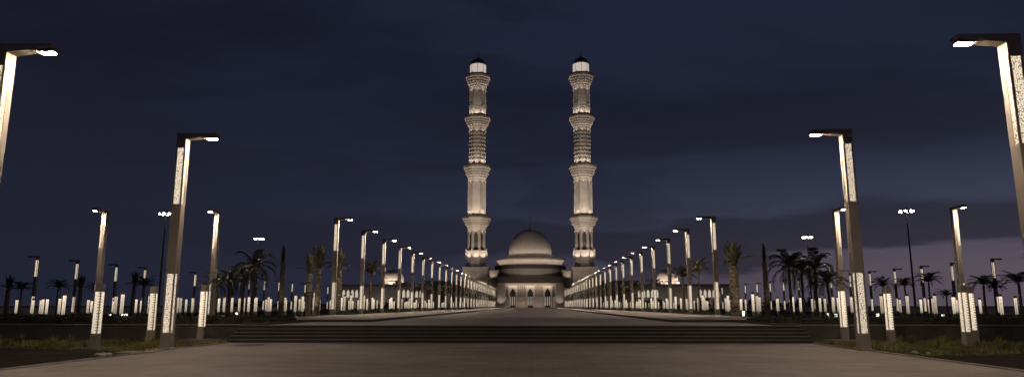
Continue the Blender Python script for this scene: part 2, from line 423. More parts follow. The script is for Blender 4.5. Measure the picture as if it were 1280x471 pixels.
# ------------------------------------------------------------------ street lamps
LH = 8.77
def lamp_meshes(mir):
    q = lambda a, b_: sorted((a * mir, b_ * mir))
    d = {}
    base = MB(); base.box(-.29, .29, -.27, .27, 0, .10, bev=.02); base.box(-.25, .25, -.23, .23, .10, .63, bev=.012); base.box(-.09, .09, -.236, -.2315, .22, .50)
    for bx in (-.255, .255):
        for by in (-.235, .235): base.lathe([(.02, .10), (.02, .135)], 6, cx=bx, cy=by)
    d['base'] = base
    pole = MB(); pole.box(-.245, .245, -.225, .225, 3.0, 5.77, bev=.012)
    pole.box(-.245, .245, .0, .225, .632, 2.998); xs = q(-.245, .245)
    pole.box(xs[0], xs[1], .0, .225, 5.772, 8.528)
    pole.box(-.236, .236, -.216, -.002, .632, 2.998); pole.box(-.236, .236, -.216, -.002, 5.772, 8.163)
    for za, zb in ((.633, 2.997), (5.773, 8.30)):         # corner trims of the light boxes
        for sx in (-1, 1):
            xx = sorted((sx * .228, sx * .246)); pole.box(xx[0], xx[1], -.2265, -.205, za, min(zb, 8.163))
    xx = q(-.245, .245); pole.box(xx[0], xx[1], -.225, -.002, 8.165, 8.528, bev=.01)
    d['pole'] = pole
    for nm, za, zb in (('lower_light_panel', .66, 2.97), ('upper_light_panel', 5.80, 8.15)):
        p = MB(); p.box(-.150, .150, -.222, -.212, za, zb)
        for sx in (-1, 1):
            xx = sorted((sx * .230, sx * .241)); p.box(xx[0], xx[1], -.185, -.03, za, zb)
        d[nm] = p
    arm = MB()
    xx = q(-.245, 1.42)
    # tapering box arm
    vs = []
    for X, zb in ((-.245, 8.53), (.245, 8.53), (1.42, 8.658)):
        for Y in (-.225, .225):
            vs += [(X * mir, Y, zb), (X * mir, Y, LH)]
    fs = [(0, 2, 3, 1), (8, 9, 11, 10)]
    for k in (0, 4):
        fs += [(k, k + 4, k + 6, k + 2), (k + 1, k + 3, k + 7, k + 5), (k, k + 1, k + 5, k + 4), (k + 2, k + 6, k + 7, k + 3)]
    if mir < 0: fs = [tuple(reversed(f)) for f in fs]
    fs = [tuple(reversed(f)) for f in fs]
    arm.add(vs, fs); d['arm'] = arm
    led = MB()
    for yy in (-.13, -.03, .07):
        for k in range(4):
            xa = 1.0 + k * .1; zb = 8.5775
            xs = sorted((xa * mir, (xa + .088) * mir)); led.box(xs[0], xs[1], yy - .035, yy + .035, zb - .022, zb - .012)
    d['luminaire'] = led
    lip = []
    for k in range(4):
        xa = 1.0 + k * .1; zb = 8.5775
        xs = sorted((xa * mir, (xa + .1) * mir))
        for yy in (-.185, .125): lip.append((xs[0], xs[1], yy, yy + .014, zb - .038, zb + .02))
    hs = MB(); xs = sorted((.76 * mir, 1.40 * mir)); 
    zb0 = 8.53 + (.76 - .245) / 1.175 * .128
    hs.box(xs[0], xs[1], -.184, .184, zb0 - .008, zb0 + .07, bev=.01)
    for l_ in lip: hs.box(*l_)
    d['lamp_housing'] = hs
    return d
def make_lamp(mir, lit=True):
    t = empty('street_lamp', (0, 0, 0))
    d = lamp_meshes(mir)
    S = .80
    for k, mb in d.items():      # slimmer section, same reach of the arm
        mb.v = [((x * S if abs(x) < .3 else x), y * S, z) for x, y, z in mb.v]
    for k, mb in d.items():
        if k == 'luminaire': continue
        m = {'lower_light_panel': M['screen'], 'upper_light_panel': M['screen'], 'lamp_housing': M['metal_dark']}.get(k, M['metal'])
        o = mb.build(k, m, t)
        if k == 'lamp_housing': d['luminaire'].build('luminaire', M['led'] if lit else M['led_off'], o)
    return t
bpy.context.view_layer.update()
proto = {(1, True): make_lamp(1), (-1, True): make_lamp(-1), (1, False): make_lamp(1, False), (-1, False): make_lamp(-1, False)}
used = set()
def place(key, src, x, y, z, rz, label, cat, group):
    if key in used: o = dup(src)
    else: o = src; used.add(key); kids(src); [kids(c) for c in kids(src)]
    o.location = (x, y, z); o.rotation_euler = (rnd.gauss(0, .0022), rnd.gauss(0, .0022), rz + rnd.gauss(0, .012))
    tag(o, label, cat, group); return o
for k, p in proto.items():
    kids(p)
    for c in kids(p): kids(c)
def lamp(side_, x, y, z, label, group, rz=0, lit=True):
    k = (side_, lit); return place(('l',) + k, proto[k], x, y, z, rz, label, 'street lamp', group)
PO = {-1: -14.5, 1: 12.86}
for s, wd in ((-1, 'left'), (1, 'right')):
    G = 'tall street lamps along the plaza and the promenade'
    lamp(-s, PO[s] , 27.7, 0, f'tallest-looking street lamp whose whole pole is in view, on the {wd} plaza edge', G)
    lamp(-s, PO[s] - (.12 if s > 0 else -.02), 17.75, 0, f'street lamp at {wd} edge of the picture, only its upper part showing', G)
    lamp(-s, PO[s], 8, 0, f'unseen added street lamp beside the viewer on the {wd} plaza edge', G)  # unseen lamps carrying the row on, added to light the plaza evenly
    lamp(-s, PO[s], -2, 0, f'unseen added street lamp behind the viewer on the {wd} plaza edge', G)
ROW = [61.4 + 10.15 * i for i in range(28)]
for s, wd in ((-1, 'left'), (1, 'right')):
    for i, D in enumerate(ROW):
        lamp(-s, X0 + s * 16.85, D, UP + .12 if False else UP, f'street lamp with glowing lattice panels, {ORD[i]} from steps in the {wd} promenade row', 'tall street lamps along the plaza and the promenade')
# garden lamps whose arms point at the viewer
for s, wd in ((-1, 'left'), (1, 'right')):
    lamp(-s, X0 + s * 24.6, 54.5, .42, f'tall lamp in the {wd} garden behind the plinth bollard, its arm pointing at the viewer', 'garden lamps with arms towards the viewer', rz=s * PI / 2 if False else (-PI / 2 if s < 0 else PI / 2))
    lamp(-s, X0 + s * 33.2, 53.6, .42, f'tall lamp far out in the {wd} garden, its arm pointing at the viewer', 'garden lamps with arms towards the viewer', rz=-PI / 2 if s < 0 else PI / 2)
FAR = [99, 108, 118.5, 127.5, 137, 147, 156, 166, 176, 186, 197, 208, 220, 232, 245, 260]
for s, wd in ((-1, 'left'), (1, 'right')):
    for i, D in enumerate(FAR):
        lamp(s, X0 + s * 71.3, D, .1, f'distant street lamp with unlit outward arm, {ORD[i]} from outer end of {wd} far row', 'distant street lamps on the outer road', lit=False)

# ------------------------------------------------------------------ bollards
def make_bollard():
    t = empty('bollard', (0, 0, 0))
    b = MB(); b.box(-.24, .24, -.22, .22, 0, .58, bev=.012); b.box(-.215, .215, -.195, .195, .581, 2.284); BS = .63
    sc3 = lambda q: [(x * BS, y * BS, z) for x, y, z in q]
    b.v = sc3(b.v); b.build('base', M['metal'], t)
    c = MB(); c.box(-.225, .225, -.205, .205, 2.285, 2.60, bev=.012)
    for sx in (-1, 1):
        for sy in (-1, 1):
            xx = sorted((sx * .205, sx * .225)); yy = sorted((sy * .185, sy * .205)); c.box(xx[0], xx[1], yy[0], yy[1], .583, 2.283)
    c.v = sc3(c.v); c.build('cap', M['metal'], t)
    p = MB()
    for sx in (-1, 1):
        xx = sorted((sx * .214, sx * .219)); p.box(xx[0], xx[1], -.145, .145, .60, 2.27)
        yy = sorted((sx * .194, sx * .199)); p.box(-.165, .165, yy[0], yy[1], .60, 2.27)
    for k in range(14):          # ladder of short bars across part of each face
        zc = .70 + k * .115
        for sx in (-1, 1):
            xx = sorted((sx * .2195, sx * .226)); p.box(xx[0], xx[1], -.145, -.06, zc, zc + .035, 1)
            yy = sorted((sx * .1995, sx * .206)); p.box(.05, .165, yy[0], yy[1], zc, zc + .035, 1)
    p.v = sc3(p.v); p.build('light_panel', [M['screen_b'], M['metal']], t)
    return t
bol = make_bollard(); [kids(c) for c in kids(bol)]
near = [(-17.77, 28.26, 0, -.12, 'big glowing bollard before the left planter wall, outermost of three'),
        (-17.77, 32.4, 0, .1, 'glowing bollard at left planter wall, between outermost grass bollard and the tall lamp'),
        (-16.1, 33.9, .12, .05, 'glowing bollard on a low stone plinth beside the left end of the steps'),
        (14.9, 33.9, .12, -.05, 'glowing bollard on a low stone plinth beside the right end of the steps'),
        (16.9, 33.6, 0, .06, 'glowing bollard in grass just right of the tall right plaza lamp'),
        (18.83, 31.0, 0, .12, 'inner of two big glowing bollards standing close together in the right lawn'),
        (20.5, 33.2, 0, -.08, 'outer of two big glowing bollards standing close together in the right lawn')]
for x, y, z_, rz, lab in near:
    place('b', bol, x, y, z_, rz, lab, 'bollard light', 'big glowing bollards beside the steps')
for s, wd, x in ((-1, 'left', -16.1), (1, 'right', 14.9)):
    b = MB(); b.box(x - .75, x + .75, 33.3, 34.55, -.05, .12, bev=.02)
    tag(b.build('plinth', M['kerb']), f'low stone plinth under the glowing bollard at the {wd} end of the steps', 'plinth', 'low stone plinths beside the steps')
# garden bollards: too small in the photograph to show parts
fb = MB(); fb.box(-.20, .20, -.18, .18, 0, 2.55, 0)
for sx in (-1, 1):
    for a_, b_ in ((-.155, -.025), (.025, .155)):
        xx = sorted((sx * .201, sx * .212)); fb.box(xx[0], xx[1], a_ * .9, b_ * .9, .56, 2.30, 1)
        yy = sorted((sx * .181, sx * .192)); fb.box(a_, b_, yy[0], yy[1], .56, 2.30, 1)
fb.v = [(x * .56, y * .56, z) for x, y, z in fb.v]
fdata = fb.data('bollard', [M['metal'], M['screen_far']])
spots = []
LEFT_PX = [(2.5, 98), (17, 87), (38, 90), (48, 92), (50.5, 84), (56, 84), (72, 80), (77.5, 64), (108.5, 92), (113, 105), (140.6, 110), (143.5, 72), (151.7, 62), (169.6, 92), (176, 105), (186.6, 70),
           (222, 82), (226, 86), (233, 98), (241, 88), (257, 84), (263, 95), (266, 82), (281, 84), (291, 88), (306, 92), (312, 84), (319, 92), (321.5, 88)]
RIGHT_PX = [(1090, 74), (1094, 90), (1098, 80), (1112, 100), (1121, 72), (1137, 96), (1147, 94), (1150, 88), (1154, 70), (1176, 76), (1181, 98), (1193.5, 76), (1207.5, 92), (1232.5, 70), (1250, 78), (1265, 75), (1041, 84), (1054, 82), (1063, 86), (1016, 92), (1022, 96), (1032, 84)]
for x, D in LEFT_PX + RIGHT_PX:
    X = (x - 664) / 862 * D * math.cos(0) ; spots.append((X, D))
for s in (-1, 1):
    r = random.Random(40 + s)
    for lat, d0 in ((21, 70), (23.5, 74), (26, 77), (29, 80), (32, 84), (35, 86), (38, 88), (41, 92)):
        D = d0
        while D < 285:
            # clusters: dense where the slow wave is high
            wv = math.sin(D * .33 + lat * .55 + s) 
            if wv > -.35 and r.random() < .93:
                spots.append((X0 + s * (lat + r.uniform(-.8, .8)), D + r.uniform(-2, 2)))
            D += 4.4 + D * .030
marks = {-1: [(-80, 'the picture edge'), (118, 'the outermost grass bollard'), (209, 'the tall plaza lamp'), (271, 'the first garden lamp'), (353, 'the post-like palm'), (414, 'first row lamp')],
         1: [(892, 'first row lamp'), (952, 'the post-like palm'), (1046, 'the first garden lamp'), (1075, 'the tall plaza lamp'), (1112, 'the single grass bollard'), (1210, 'the paired grass bollards'), (1400, 'the picture edge')]}
for s in (-1, 1):
    for i, D in enumerate(ROW[1:], 1):
        xx = px(X0 + s * 16.85, D)
        nm = f'{ORD[i]} row lamp'
        marks[s].append((xx, nm))
    marks[s].sort()
    if s < 0: marks[s].append((662, 'the mosque'))
    else: marks[s].insert(0, (662, 'the mosque'))
segs = {}
for X, D in spots:
    s = -1 if X < X0 else 1; p = px(X, D)
    mk = marks[s]
    for k in range(len(mk) - 1):
        if mk[k][0] <= p < mk[k + 1][0]: segs.setdefault((s, k), []).append((p, X, D)); break
nb = 0
for (s, k), L in sorted(segs.items()):
    mk = marks[s]; L.sort(); wd = 'left' if s < 0 else 'right'
    for j, (p, X, D) in enumerate(L):
        lat = abs(X - X0)
        a_, b_ = mk[k][1], mk[k + 1][1]
        if a_.endswith('row lamp') and b_.endswith('row lamp'):
            a_ = a_.split()[0]; b_ = b_.split()[0]; lo, hi = (b_, a_) if s < 0 else (a_, b_)
            lab = f'small glowing bollard between {lo} and {hi} lamps of {wd} row, {ORD[j]} from left'
        else:
            a_ = a_.replace('the ', ''); b_ = b_.replace('the ', '')
            lab = f'small {wd} garden bollard, {ORD[j]} from left between {a_} and {b_}'
        o = bpy.data.objects.new('garden_bollard', fdata); col.objects.link(o)
        o.location = (X, D, gz(lat) if lat > 17.3 else UP); o.rotation_euler = (0, 0, rnd.uniform(-.15, .15))
        tag(o, lab, 'bollard light', 'small glowing bollards across the gardens'); nb += 1
print('garden bollards', nb)

# little ground spotlights
sd = MB(); sd.box(-.10, .10, -.08, .08, 0, .12, 0); sd.box(-.09, .09, -.08, .08, .121, .56, 1); sd.box(-.11, .11, -.1, .1, .561, .60, 0)
sdata = sd.data('ground_light', [M['metal_dark'], M['spot']])
for x, D, t in ((34, 62, 'under the far-left distant lamp'), (102, 60, 'left of the outermost grass bollard'), (137.5, 62, 'just right of the outermost grass bollard'), (153.5, 62, 'second right of the outermost grass bollard'), (158, 66, 'third right of the outermost grass bollard'),
                (256, 66, 'just right of the left plinth bollard'), (264, 60, 'left of the first left garden lamp'), (280, 58, 'just right of the first left garden lamp'), (297.5, 70, 'by the dark left palms'),
                (923, 66, 'just right of the thick tied palm'), (1024.6, 64, 'by the dark right palms'), (1034, 58, 'left of the first right garden lamp'), (1064, 58, 'just left of the tall right plaza lamp'), (1084, 66, 'just right of the tall right plaza lamp'), (1162, 60, 'left of the far right garden lamp'), (1263, 60, 'under the last palm on the right')):
    X = (x - 664) / 862 * D; lat = abs(X - X0)
    o = bpy.data.objects.new('ground_light', sdata); col.objects.link(o); o.location = (X, D, max(.62, gz(lat)))
    o.location.z = gz(lat) + .0 if gz(lat) > .6 else gz(lat)
    # stands on a small mound so it clears the hedge
    mnd = .62 if D < 64 else .5
    o.location.z = gz(lat)
    tag(o, f'tiny bright ground light {t}', 'ground light', 'tiny ground lights in the gardens')

# ------------------------------------------------------------------ palms
def frond(mb, base, az, el, L, droop, r, leaf=.5, n=22, mi=0, up=0):
    pts = []; p = Vector(base); e = el; st = L / 10
    for k in range(11):
        pts.append(p.copy()); p = p + Vector((math.cos(az) * math.cos(e), math.sin(az) * math.cos(e), math.sin(e))) * st
        e -= droop / 10 * (1 + k * .12)
    side_ = Vector((-math.sin(az), math.cos(az), 0))
    for k in range(10):
        wv = .035 * (1 - k / 11)
        mb.add([pts[k] - side_ * wv, pts[k] + side_ * wv, pts[k + 1] + side_ * wv * .9, pts[k + 1] - side_ * wv * .9], [(0, 1, 2, 3)], mi)
    for j in range(n):
        t = 1.2 + 8.7 * j / n; k = int(t); q = pts[k].lerp(pts[min(k + 1, 10)], t - k)
        d = (pts[min(k + 1, 10)] - pts[k]).normalized(); nrm = side_.cross(d).normalized()
        ll = leaf * math.sin(PI * min(1, (j + 3) / (n + 4))) ** .6 * r.uniform(.8, 1.15)
        for sd_ in (-1, 1):
            v = (side_ * sd_ * .8 + d * .55 + nrm * r.uniform(.05, .3) * (-1 if nrm.z < 0 else 1) + Vector((0, 0, -.25))).normalized()
            wv = d * .045
            mb.add([q - wv, q + wv, q + v * ll * .6 + wv * .8 + Vector((0, 0, -.02)), q + v * ll + Vector((0, 0, -.10 * ll * 2))], [(0, 1, 2, 3)], mi)
def make_palm(kind, seed, H, mats):
    r = random.Random(seed); t = empty('palm_tree', (0, 0, 0))
    tr = MB(); n = 10; prof = []
    r0 = {'open': .12, 'tied': .36, 'column': .17, 'slim': .12}[kind]
    k = int(H / .16)
    for i in range(k + 1):
        u = i / k; rr = r0 * (1.25 - .3 * u) if kind != 'tied' else r0 * (1.05 + .15 * math.sin(u * PI))
        prof.append((rr * (1.0 + (.10 if i % 2 else -.04) + r.uniform(-.03, .03)), H * u))
    tr.lathe(prof, n)
    bend = r.uniform(-.12, .12)
    tr.v = [(x + bend * (z / H) ** 2, y, z) for x, y, z in tr.v]
    tr.build('trunk', M['trunk'], t)
    c = MB(); top = (bend, 0, H)
    if kind == 'open':
        for i in range(18):
            az = i * 2.4 + r.uniform(-.3, .3); u = i / 18
            frond(c, top, az, 1.35 - 1.35 * u + r.uniform(-.1, .1), r.uniform(2.2, 2.8), 1.25 + .5 * u, r, .55, 20)
    elif kind == 'slim':
        for i in range(20):
            az = i * 2.4 + r.uniform(-.3, .3); u = i / 20
            frond(c, top, az, 1.4 - .9 * u + r.uniform(-.1, .1), r.uniform(2.0, 2.6), 1.1 + .3 * u, r, .42, 18)
    elif kind == 'tied':
        for i in range(30):
            az = i * 2.4; frond(c, (bend, 0, H * .93), az, 1.48 - .35 * (i / 30) + r.uniform(-.06, .06), r.uniform(1.8, 2.9), r.uniform(-.1, .45), r, .34, 20)
        for i in range(4): frond(c, top, i * 1.6 + 2.9 + r.uniform(-.3, .3), .75 + r.uniform(-.2, .2), 2.5, 1.0, r, .42, 20)
    else:
        for i in range(20):
            az = i * 2.4; frond(c, (bend, 0, H - .25), az, 1.54 + r.uniform(-.05, .05), r.uniform(.8, 1.6), r.uniform(0, .15), r, .16, 14)
    c.build('crown', mats, t)
    return t
PT = {}
def palm(kind, var, x, y, z, H, label, rz=None, sc=1, lit=False, group='palm trees in the gardens'):
    key = (kind, var, lit)
    if key not in PT:
        hh = {'open': 3.4, 'tied': 4.3, 'column': 4.2, 'slim': 4.2}[kind]
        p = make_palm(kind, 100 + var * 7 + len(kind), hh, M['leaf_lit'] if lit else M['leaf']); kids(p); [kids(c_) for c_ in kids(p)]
        PT[key] = (p, hh, False)
    p, hh, u = PT[key]
    if u: o = dup(p)
    else: o = p; PT[key] = (p, hh, True)
    o.location = (x, y, z); o.rotation_euler = (0, 0, rnd.uniform(0, 6) if rz is None else rz)
    q = H / hh; o.scale = (sc, sc, q)
    tag(o, label, 'palm tree', group); return o
def pxp(x, D): return (x - 664) / 862 * D
# tied and column palms by the promenade
palm('column', 0, pxp(353, 50), 50, UP, 4.1, 'post-like tied palm between the steps and the first left row lamp', lit=True)
palm('column', 1, pxp(952, 53), 53, UP, 4.3, 'post-like tied palm outward of the first right row lamp', lit=True)
palm('tied', 0, pxp(913, 66), 66, UP, 4.6, 'thick-trunked upright palm just past the first right row lamp', lit=True, rz=0)
palm('tied', 1, pxp(387, 63), 63, UP, 3.8, 'outer of two upright palms between post-like palm and first left row lamp', sc=.62, lit=True)
palm('tied', 2, pxp(398, 61), 61, UP, 4.2, 'inner of two upright palms between post-like palm and first left row lamp', sc=.6, lit=True)
palm('tied', 1, pxp(424, 74), 74, UP, 4.6, 'upright lit palm between the first and second left row lamps', sc=.75, lit=True)
palm('slim', 0, pxp(870, 74), 74, UP, 4.4, 'slim palm between the first and second right row lamps', sc=.7, lit=True)
def uplight(x, y, z, aim, label, watts=130):
    t = empty('ground_uplight', (x, y, z)); b = MB(); b.lathe([(.16, 0), (.16, .12), (.11, .20), (.13, .30), (.10, .30), (.08, .24)], 12); b.build('body', M['metal_dark'], t)
    g = MB(); g.lathe([(.085, .262), (.085, .27)], 12); g.build('lens', M['spot'], t)
    l = bpy.data.lights.new('uplight_lamp', 'SPOT'); l.energy = watts; l.spot_size = R(85); l.spot_blend = .8; l.shadow_soft_size = .06; l.color = (1, .85, .62)
    o = bpy.data.objects.new('uplight_lamp', l); col.objects.link(o); o.parent = t; o.location = (0, 0, .33)
    d = Vector(aim) - Vector((x, y, z + .33)); o.rotation_euler = d.to_track_quat('-Z', 'Y').to_euler()
    tag(t, label, 'uplight', 'small uplights at the feet of the tied palms')
for x, D, nm in ((353, 50, 'left post-like tied palm'), (952, 53, 'right post-like tied palm'), (913, 66, 'thick-trunked upright palm'), (392, 61.5, 'two upright palms before first left row lamp'), (424, 74, 'upright palm after first left row lamp')):
    uplight(pxp(x, D) + .5, D - 1.6, UP, (pxp(x, D), D, UP + 4.2), f'round uplight at the foot of the {nm}', 45 if nm[0] != 't' else 70)
# dark drooping groups
dk = 'dark drooping palms beside the steps'
for x, D, H, w_ in ((981, 50, 3.6, 'first'), (996, 53, 3.5, 'second'), (1012, 51, 3.6, 'third'), (1028, 50, 2.6, 'shortest and last')):
    palm('open', int(x) % 3, pxp(x, D), D, gz(abs(pxp(x, D) - X0)), H, sc=.78, label= f'dark drooping palm on the right, {w_} of the group outward from post-like palm', group=dk)
for x, D, H, w_ in ((317, 51, 3.7, 'first'), (304, 53, 3.1, 'second'), (287, 52, 2.9, 'third'), (270, 60, 3.0, 'last and faintest')):
    palm('open', int(x) % 3, pxp(x, D), D, gz(abs(pxp(x, D) - X0)), H, sc=.78, label= f'dark drooping palm on the left, {w_} of the group outward from post-like palm', group=dk)
og = 'scattered palms far out in the gardens'
for i, (x, D, H, k_, sc) in enumerate(((1093, 88, 3.7, 'slim', .8), (1119, 92, 3.9, 'slim', .8), (1148, 86, 4.2, 'slim', .85), (1168, 96, 2.8, 'slim', .8), (1213, 84, 3.9, 'slim', 1.0), (1226, 96, 3.8, 'slim', .8), (1256, 80, 4.0, 'slim', 1.15))):
    palm(k_, i % 3, pxp(x, D), D, gz(abs(pxp(x, D))), H, f'thin palm against purple dusk on the right, {ORD[i]} outward from tall plaza lamp', sc=sc, group=og)
for i, (x, D, H, k_, sc) in enumerate(((178, 92, 4.0, 'slim', .8), (165, 95, 4.2, 'tied', .6), (117, 100, 3.8, 'slim', .8), (97, 96, 3.9, 'tied', .6), (68, 92, 3.9, 'slim', .8), (22, 88, 3.6, 'slim', .9), (4, 90, 3.7, 'tied', .6))):
    palm(k_, i % 3, pxp(x, D), D, gz(abs(pxp(x, D))), H, f'faint dark palm in the left garden, {ORD[i]} outward from the tall plaza lamp', sc=sc, group=og)
for s, wd in ((-1, 'left'), (1, 'right')):
    j = 0
    for i, D in enumerate(ROW[2:22]):
        if i % 6 == 5 or 86 < D < 112: continue
        palm(('slim', 'open', 'tied')[i % 3], (i + s) % 3, X0 + s * (19.4 + (i % 2) * 1.8), D + 4.5, .72, 4.2 + rnd.uniform(-.6, .9), f'palm just behind the {wd} promenade lamps, {ORD[j]} counted from the third lamp', lit=(i % 3 == 2), group='palm trees behind the promenade lamps'); j += 1
# low shrub beds between the row lamps
sb = []
for q in range(3):
    mb = MB(); r = random.Random(60 + q)
    mb.box(-.35, .35, -4.1, 4.1, 0, .28)
    for k in range(9):
        cy = -3.8 + k * .95 + r.uniform(-.2, .2); hh = r.uniform(.35, .6)
        for _ in range(150):
            a, e = r.uniform(0, 2 * PI), r.uniform(0, PI / 2); rr = r.uniform(.6, 1)
            p = Vector((math.cos(a) * math.cos(e) * .55 * rr, cy + math.sin(a) * math.cos(e) * .75 * rr, hh * math.sin(e) * rr))
            d = Vector((r.uniform(-1, 1), r.uniform(-1, 1), r.uniform(-.2, 1))).normalized() * .16; u = d.orthogonal().normalized() * .05
            mb.add([p - u, p + d * .5 - u, p + d, p + u], [(0, 1, 2, 3)])
    sb.append(mb.data('low_hedge', M['shrub']))
for s, wd in ((-1, 'left'), (1, 'right')):
    for i in range(14):
        o = bpy.data.objects.new('low_hedge', sb[i % 3]); col.objects.link(o); o.location = (X0 + s * 17.1, ROW[i] + 5.1, UP + .0)
        tag(o, f'low dark hedge just past the {ORD[i]} lamp of the {wd} promenade row', 'hedge', 'low hedges between the row lamps')

# far shrubbery beyond the bollards
for s, wd in ((-1, 'left'), (1, 'right')):
    mb = MB(); r = random.Random(90 + s)
    for k in range(46):
        x = 46 + k * 1.7; hh = 2.2 + 1.6 * r.random() + 1.2 * math.sin(k * .5)
        y = 296 if 44 < x < 90 else 286 + r.uniform(-3, 3); y = 288 + r.uniform(-4, 4)
        for _ in range(110):
            a, e = r.uniform(0, 2 * PI), r.uniform(-.1, PI / 2); q = r.uniform(.5, 1)
            p = Vector((X0 + s * x + math.cos(a) * math.cos(e) * 1.6 * q, y + math.sin(a) * math.cos(e) * 1.6 * q, .3 + max(0, hh * math.sin(e) * q)))
            d = Vector((r.uniform(-1, 1), r.uniform(-1, 1), r.uniform(-.4, 1))).normalized() * .8; u = d.orthogonal().normalized() * .28
            mb.add([p - u, p + d * .5 - u, p + d, p + u], [(0, 1, 2, 3)])
    tag(mb.build('shrubbery', M['leaf']), f'dark mass of far shrubs behind the {wd} garden bollards', 'shrubbery', kind='stuff')

# ------------------------------------------------------------------ light masts
def make_mast(x, D, H, label, nl=5):
    X = pxp(x, D); z0 = gz(abs(X - X0)); t = empty('light_mast', (X, D, z0)); tag(t, label, 'light mast', 'tall floodlight masts far behind the gardens')
    b = MB(); b.lathe([(.42, 0), (.42, .15), (.28, .16), (.14, H)], 10); b.build('pole', M['metal_dark'], t)
    b = MB(); b.lathe([(1.5, H - .5), (1.6, H - .45), (1.6, H - .32), (1.5, H - .28)], 16); b.lathe([(.25, H - .6), (.3, H + .2), (.05, H + .7)], 8); b.build('head_frame', M['metal_dark'], t)
    for k in range(8):
        a = 2 * PI * k / 8 + .2; c_, s_ = math.cos(a), math.sin(a)
        b = MB(); i0 = len(b.v); b.box(-.28, .28, -.12, .12, -.16, .16, 0); b.box(-.24, .24, -.145, -.123, -.13, .13, 1)
        b.box(-.24, .24, -.1, .1, -.185, -.163, 1)
        b.xf(Matrix.Translation((c_ * 1.5, s_ * 1.5, H - .4)) @ Matrix.Rotation(a + PI / 2, 4, 'Z') @ Matrix.Rotation(-.3, 4, 'X'))
        b.build('floodlight', [M['metal_dark'], M['mast']], t)
make_mast(198, 172, 25, 'tall floodlight mast behind the left garden, the taller-looking and outer one there')
make_mast(320, 238, 25, 'tall floodlight mast behind the dark left palms, the inner and shorter-looking one')
make_mast(1130, 172, 25, 'tall floodlight mast behind the right garden, the taller-looking and outer one there')
make_mast(1006, 238, 25, 'tall floodlight mast behind the dark right palms, the inner and shorter-looking one')

# ------------------------------------------------------------------ floodlight lamps (bare lights on the buildings and the ground before, fixtures unseen)
WARM = (1, .87, .72)
def flood(parent, loc, aim, watts, size=80, rad=.4, c=WARM, blend=.6):
    l = bpy.data.lights.new('floodlight', 'SPOT'); l.energy = watts * .62; l.spot_size = R(size); l.spot_blend = blend; l.shadow_soft_size = rad; l.color = c
    o = bpy.data.objects.new('floodlight', l); col.objects.link(o)
    if parent: o.parent = parent
    o.location = loc; d = Vector(aim) - Vector(loc); o.rotation_euler = d.to_track_quat('-Z', 'Y').to_euler(); return o

def strip(parent, loc, aim, watts, length):
    l = bpy.data.lights.new('light_strip', 'AREA'); l.shape = 'RECTANGLE'; l.size = length; l.size_y = .25; l.energy = watts; l.color = WARM
    o = bpy.data.objects.new('light_strip', l); col.objects.link(o); o.parent = parent
    o.location = loc; d = Vector(aim) - Vector(loc); o.rotation_euler = d.to_track_quat('-Z', 'Y').to_euler(); return o

